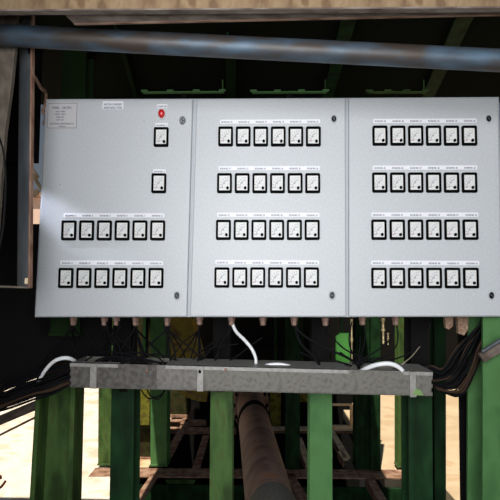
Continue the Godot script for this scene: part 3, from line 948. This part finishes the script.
# ------------------------------------------------------------------ trunking and cables
func build_trunking():
	var z := 0.03
	var t := thing("cable_trunking", "long grey galvanised cable trunking slung below the cabinets", "trunking", at(250, 392, z))
	var o := t.position
	var zb := -0.13
	var tl := at(70, 362.8, z) - o
	var tr := at(432.6, 372.0, z) - o
	var br := at(432.6, 396.2, z) - o
	var bl := at(70, 387.6, z) - o
	var back := Vector3(0, 0, zb - z)
	var th := 0.004
	for q in [[70.0, 93.6, M.galv_shaded], [93.7, 158.0, M.galv_shaded], [158.1, 200.3, M.galv_half_shaded], [200.4, 412.6, M.galv], [412.7, 432.6, M.galv]]:  # left lengths darker to paint the shade there
		var b := Mb.new()
		var f0: float = (q[0] - 70.0) / 362.6
		var f1: float = (q[1] - 70.0) / 362.6
		var c0 := [tl.lerp(tr, f0), tl.lerp(tr, f1), bl.lerp(br, f1), bl.lerp(br, f0)]
		var ra := PackedVector3Array()
		var rb := PackedVector3Array()
		for v in c0:
			ra.append(v); rb.append(v - Vector3(0, 0, th))
		b.loft([ra, rb])
		obj("front_side", b, q[2], t)
	var c := Mb.new()
	c.loft([PackedVector3Array([tl + back, tr + back, br + back, bl + back]), PackedVector3Array([tl + back + Vector3(0, 0, th), tr + back + Vector3(0, 0, th), br + back + Vector3(0, 0, th), bl + back + Vector3(0, 0, th)])])
	obj("back_side", c, M.galv, t)
	var d := Mb.new()
	d.loft([PackedVector3Array([bl, br, br + back, bl + back]), PackedVector3Array([bl + Vector3(0, th, 0), br + Vector3(0, th, 0), br + back + Vector3(0, th, 0), bl + back + Vector3(0, th, 0)])])
	obj("bottom", d, M.galv, t)
	for e in [[tr, br], [tl, bl]]:
		var m := Mb.new()
		var s := Vector3(-th if e[0] == tr else th, 0, 0)
		m.loft([PackedVector3Array([e[0], e[1], e[1] + back, e[0] + back]), PackedVector3Array([e[0] + s, e[1] + s, e[1] + back + s, e[0] + back + s])])
		obj("end_cap", m, M.galv, t)
	# lid pieces folded over the front edge
	var ty := func(x: float) -> float: return 362.8 + (x - 70.0) / 362.6 * 9.2
	for q in [[70, 118, 0.03], [165.5, 349, 0.16], [403, 432.8, 0.16]]:
		var a := at(q[0], ty.call(q[0]) - 0.4, z + .003) - o
		var e := at(q[1], ty.call(q[1]) - 0.4, z + .003) - o
		var drop := Vector3(0, -4.0 * unit(z), 0)
		var deep := Vector3(0, 0.0, -q[2])
		var m := Mb.new()
		m.loft([PackedVector3Array([a, e, e + drop, a + drop]), PackedVector3Array([a - Vector3(0, 0, .003), e - Vector3(0, 0, .003), e + drop - Vector3(0, 0, .003), a + drop - Vector3(0, 0, .003)])])
		m.loft([PackedVector3Array([a, e, e + deep, a + deep]), PackedVector3Array([a - Vector3(0, .002, 0), e - Vector3(0, .002, 0), e + deep - Vector3(0, .002, 0), a + deep - Vector3(0, .002, 0)])])
		obj("lid_piece", m, M.galv_light, t)
	for q in [[90.3, 97], [197.2, 203.6], [409.5, 416]]:
		var a := at(q[0], ty.call(q[0]), z + .005) - o
		var e := at(q[1], ty.call(q[1]), z + .005) - o
		var m := Mb.new()
		m.box((a + e) / 2 + Vector3(0, -12.4 * unit(z), 0), Vector3(e.x - a.x, 24.4 * unit(z), 0.004), 0.001)
		obj("joint_strap", m, M.galv_light, t)
	for q in [[225.5, 370.0, M.rust, 0.005], [199.8, 371.5, M.black, 0.002], [147, 371, M.rust, 0.003]]:
		var m := Mb.new()
		m.lathe([Vector2(0.006, 0), Vector2(0.006, 0.004), Vector2(0.003, 0.007), Vector2(0.0, 0.007)], Transform3D(Basis.IDENTITY, at(q[0], q[1], z + 0.006) - o), 10, 0.75, false)
		obj("bolt", m, q[2], t)
	var g := Mb.new()
	var gp := PackedVector2Array()
	for v in [[412, 395], [414.5, 391], [416, 387.5], [417.5, 390], [419.5, 389], [422, 393], [424, 395.2]]:
		var w := at(v[0], v[1], z + .0072) - o
		gp.append(Vector2(w.x, w.y))
	g.slab(gp, z - z + 0.0002, 0.0078)
	obj("paint_splash", g, mat(rgb(112, 146, 84), 0.7), t)
	for q in [[123, -0.25], [221, -0.25], [321, -0.25], [420, -0.25]]:
		var m := Mb.new()
		var a := at(q[0], 385, zb) - o
		m.box(a + Vector3(0, 0, -0.005), Vector3(0.03, 0.05, 0.01), 0.002)
		obj("support_bracket", m, M.black_steel, t)

func cable(called: String, label: String, pts: Array, wpx: float, m: Material, group := "", steps := 6):
	var p := []
	for v in pts: p.append(at(v[0], v[1], v[2]))
	var c: Vector3 = p[0]
	for i in p.size(): p[i] -= c
	var b := Mb.new()
	b.tube(spline(p, steps), wpx * 0.5 * unit(pts[0][2]), 8, 0.85)
	var o := obj(called, b, m)
	o.position = c
	tag(o, label, "cable", group)
	return o

func build_cables():
	var w: Material = M.white_cable
	cable("white_cable", "white cable arching over the left end of the grey trunking", [[38, 382, -.02], [46, 369.5, 0], [54, 361.5, .01], [62, 358.3, .01], [70, 358.6, 0], [77, 362.5, -.04], [84, 368, -.06]], 4.0, w)
	cable("white_cable", "white cable curving from the middle cabinet's gland down into the trunking", [[231.6, 319, -.09], [232.3, 323, -.09], [236, 331.5, -.08], [244, 339.5, -.06], [251.5, 348.5, -.05], [255.6, 358, -.05], [256, 368, -.05]], 3.7, w)
	cable("white_cable", "flat loop of white cable lying on the trunking's middle", [[258, 369, -.06], [266, 365.6, -.03], [278, 364.2, -.03], [290, 366.4, -.03], [296, 371, -.05]], 3.4, w)
	cable("white_cable", "white cable arching over the trunking's right half", [[358, 373, -.03], [366, 368.6, 0], [376, 365, .02], [388, 363.6, .03], [397, 366.2, .03], [403.5, 372, .02], [404.5, 378, -.03]], 4.6, w)
	cable("cream_cable", "thin cream cable slanting up behind the trunking's right end", [[400, 366, -.1], [405, 362, -.12], [413, 355, -.2], [424, 341, -.3]], 1.2, M.cream_cable)
	# black cables out of the glands
	var blk: Material = M.cable
	var left := "thin black cable in the tangle between left cabinet and trunking"
	var lg := "black cables under the left cabinet"
	var mid := "black cable hanging between middle cabinet and trunking"
	var mg := "black cables under the middle cabinet"
	var k := 0
	for gx in [73.5, 104.5, 116.5, 135.6, 167.4]:
		for i in 6:
			var ex: float = gx + rng.randf_range(-42, 46)
			var zz := rng.randf_range(-0.2, -0.05)
			var sag := rng.randf_range(-6, 12)
			cable("black_cable", left, [[gx, 318, -.09], [gx + rng.randf_range(-3, 3), 327, -.09], [lerpf(gx, ex, .35), 338 + sag * .3, zz], [lerpf(gx, ex, .8), 352 + sag * .5, zz], [ex, rng.randf_range(366, 373), clampf(zz, -.11, -.03)]], rng.randf_range(1.4, 2.3), blk, lg, 5)
	for i in 8:
		var y0 := rng.randf_range(352, 362)
		var x0 := rng.randf_range(82, 130)
		cable("black_cable", left, [[x0, y0 + 8, -.08], [x0 + 12, y0, -.07], [x0 + 30, y0 - rng.randf_range(-3, 5), -.06], [x0 + 55, y0 + rng.randf_range(0, 5), -.07], [x0 + 66, y0 + 10, -.08]], 1.7, blk, lg, 5)
	for gx in [199.6, 231.6]:
		for i in 6:
			var ex: float = gx + rng.randf_range(-40, 12)
			var zz := rng.randf_range(-0.2, -0.06)
			cable("black_cable", mid, [[gx, 318, -.09], [gx - 1, 330, -.1], [lerpf(gx, ex, .5), 345 + rng.randf_range(-4, 4), zz], [ex, 368, clampf(zz, -.11, -.03)]], rng.randf_range(1.4, 2.2), blk, mg, 5)
	cable("black_cable", "black cable crossing from the fourth gland of the middle cabinet down to the right", [[294.2, 320, -.09], [298, 330, -.08], [312, 341, -.06], [330, 350, -.04], [348, 358, -.04], [358, 366, -.06], [362, 374, -.08]], 2.6, blk)
	cable("black_cable", "black cable dropping from the fourth gland of the middle cabinet into the trunking", [[294, 320, -.09], [297, 334, -.08], [302, 345, -.07], [312, 355, -.05], [319, 364, -.05], [321, 371, -.07]], 2.6, blk)
	for q in [[[325.5, 320], [323, 334], [319, 350], [320, 370]], [[231, 324], [226, 336], [214, 342], [196, 356], [190, 366]], [[262, 338], [250, 346], [240, 354], [228, 362], [226, 368]], [[238, 344], [224, 346], [208, 350], [198, 362]]]:
		var p := []
		for v in q: p.append([v[0], v[1], -.1])
		cable("black_cable", mid, p, 1.5, blk, mg)
	for q in [[[362.4, 320], [365, 332], [364, 345], [360, 358], [358, 372]], [[360, 336], [360, 345], [359, 358], [360, 372]], [[395.5, 320], [398, 334], [396, 346], [387, 356], [372, 359], [360, 362]], [[340, 352], [350, 359], [364, 363], [382, 358], [394, 350]], [[325.5, 320], [332, 336], [346, 350], [366, 359], [378, 366]], [[300, 352], [316, 359], [336, 361], [352, 366]], [[352, 322], [349, 338], [352, 352], [362, 366]], [[395, 321], [391, 338], [378, 350], [364, 358], [352, 364]], [[431, 322], [426, 338], [414, 350], [398, 358], [380, 362]]]:
		var p := []
		for v in q: p.append([v[0], v[1], -.09])
		cable("black_cable", "black cable hanging between right cabinet and trunking", p, 1.6, blk, "black cables under the right cabinet")
	# loops hanging below the trunking
	for q in [[[140, 386], [143, 393], [149, 398.5], [156, 397], [162, 394], [166, 387]], [[146, 386], [150, 395], [158, 399], [164, 392], [167, 386]]]:
		var p := []
		for v in q: p.append([v[0], v[1], -.16])
		cable("black_cable", "black cable loop hanging below the trunking in front of the slim green upright", p, 1.5, blk, "cable loops below the trunking")
	# thick bundle leaving the left end
	for i in 30:
		var f := i / 29.0
		var zz := rng.randf_range(-0.10, 0.02)
		var jj := rng.randf_range(-3, 3)
		var y1 := lerpf(364, 385, f)
		var mm: Material = blk if rng.randf() < 0.6 else M.cable_brown
		cable("bundle_cable", "dark cable in the thick bundle leaving the trunking's left end", [[84, clampf(y1 + 1, 368, 384), clampf(zz, -.1, -.0)], [70, y1, clampf(zz, -.1, 0)], [52, lerpf(368, 393, f) + jj * .5, zz], [34, lerpf(374, 397, f) + jj, zz], [12, lerpf(383, 405, f) + jj, zz], [-20, lerpf(391, 420, f) - jj, zz], [-50, lerpf(402, 438, f), zz]], rng.randf_range(1.8, 3.0), mm, "cables in the bundle left of the trunking", 4)
	# bundle sweeping down at the right
	for i in 34:
		var f := i / 33.0
		var zz := rng.randf_range(-0.2, -0.08)
		var jj := rng.randf_range(-4, 4)
		var mm: Material = blk if rng.randf() < 0.75 else M.cable_brown
		cable("bundle_cable", "dark cable in the bundle sweeping down beside the trunking's right end", [[lerpf(482, 500, rng.randf()), 312, zz], [lerpf(474, 488, f) + jj * .5, 330, zz], [lerpf(455, 480, f) + jj, 350 + jj, zz], [lerpf(440, 474, f) + jj * .6, 370 + jj, zz], [lerpf(426, 462, f), lerpf(364, 394, f) + jj, clampf(zz, -.12, -.1)], [lerpf(412, 440, f), lerpf(370, 391, f), -.1]], rng.randf_range(1.5, 2.4), mm, "cables in the bundle right of the trunking", 4)

func _ready():
	rng.seed = 41
	look = Basis.from_euler(Vector3(deg_to_rad(3.8616), deg_to_rad(1.5928), deg_to_rad(0.2779)))
	var cam := Camera3D.new()
	cam.name = "camera"
	cam.transform = Transform3D(look, EYE)
	cam.fov = rad_to_deg(2.0 * atan(250.0 / F))
	cam.near = 0.05; cam.far = 200
	add_child(cam)
	cam.current = true
	var we := WorldEnvironment.new()
	we.name = "world"
	var env := Environment.new()
	var sky := Sky.new()
	var sm := ProceduralSkyMaterial.new()
	sm.sky_top_color = rgb(150, 176, 206)
	sm.sky_horizon_color = rgb(226, 228, 230)
	sm.ground_bottom_color = rgb(80, 78, 74)
	sm.ground_horizon_color = rgb(150, 148, 142)
	sm.sun_angle_max = 1.0
	sky.sky_material = sm
	env.background_mode = Environment.BG_SKY
	env.sky = sky
	env.background_energy_multiplier = 0.16
	env.tonemap_mode = Environment.TONE_MAPPER_LINEAR
	env.tonemap_exposure = 1.5
	env.sdfgi_enabled = true; env.ssao_enabled = true; env.ssil_enabled = true
	we.environment = env
	add_child(we)
	var sun := DirectionalLight3D.new()
	sun.name = "sun"
	sun.light_color = Color(1.0, 0.95, 0.87)
	sun.light_energy = 1.3
	sun.light_angular_distance = 0.6
	sun.shadow_enabled = true
	add_child(sun)
	sun.look_at_from_position(Vector3.ZERO, Vector3(0.10, -0.88, -0.40))
	# added area light behind the camera, standing in for open front sky
	var win := AreaLight3D.new()
	win.name = "added_glow_light"
	win.area_size = Vector2(1.7, 1.2)
	win.light_color = Color(1.0, 1.0, 1.0)
	win.light_energy = 4.5
	win.area_range = 40.0
	win.area_attenuation = 2.0
	win.shadow_enabled = true
	add_child(win)
	win.look_at_from_position(Vector3(-0.2, 1.92, 2.40), Vector3(-0.2, 1.92, 0))
	# a thin blade of outdoor light slipping in between the duct and the left cabinet
	var gap := SpotLight3D.new()
	gap.name = "gap_daylight"
	gap.light_color = Color(0.9, 0.92, 1.0)
	gap.light_energy = 0.35
	gap.light_size = 0.02
	gap.spot_range = 6.0
	gap.spot_attenuation = 2.0
	gap.spot_angle = 9.5
	gap.shadow_enabled = true
	add_child(gap)
	var gp := at(-64, 138, 0.11)
	gap.look_at_from_position(gp, at(60, 219, 0.0))
	font = SystemFont.new()
	font.font_names = PackedStringArray(["Droid Sans"])
	font.font_weight = 700
	make_materials()
	build_setting()
	build_posts()
	build_floor_frame()
	build_pipes()
	build_left()
	build_right()
	build_cabinets()
	build_trunking()
	build_cables()
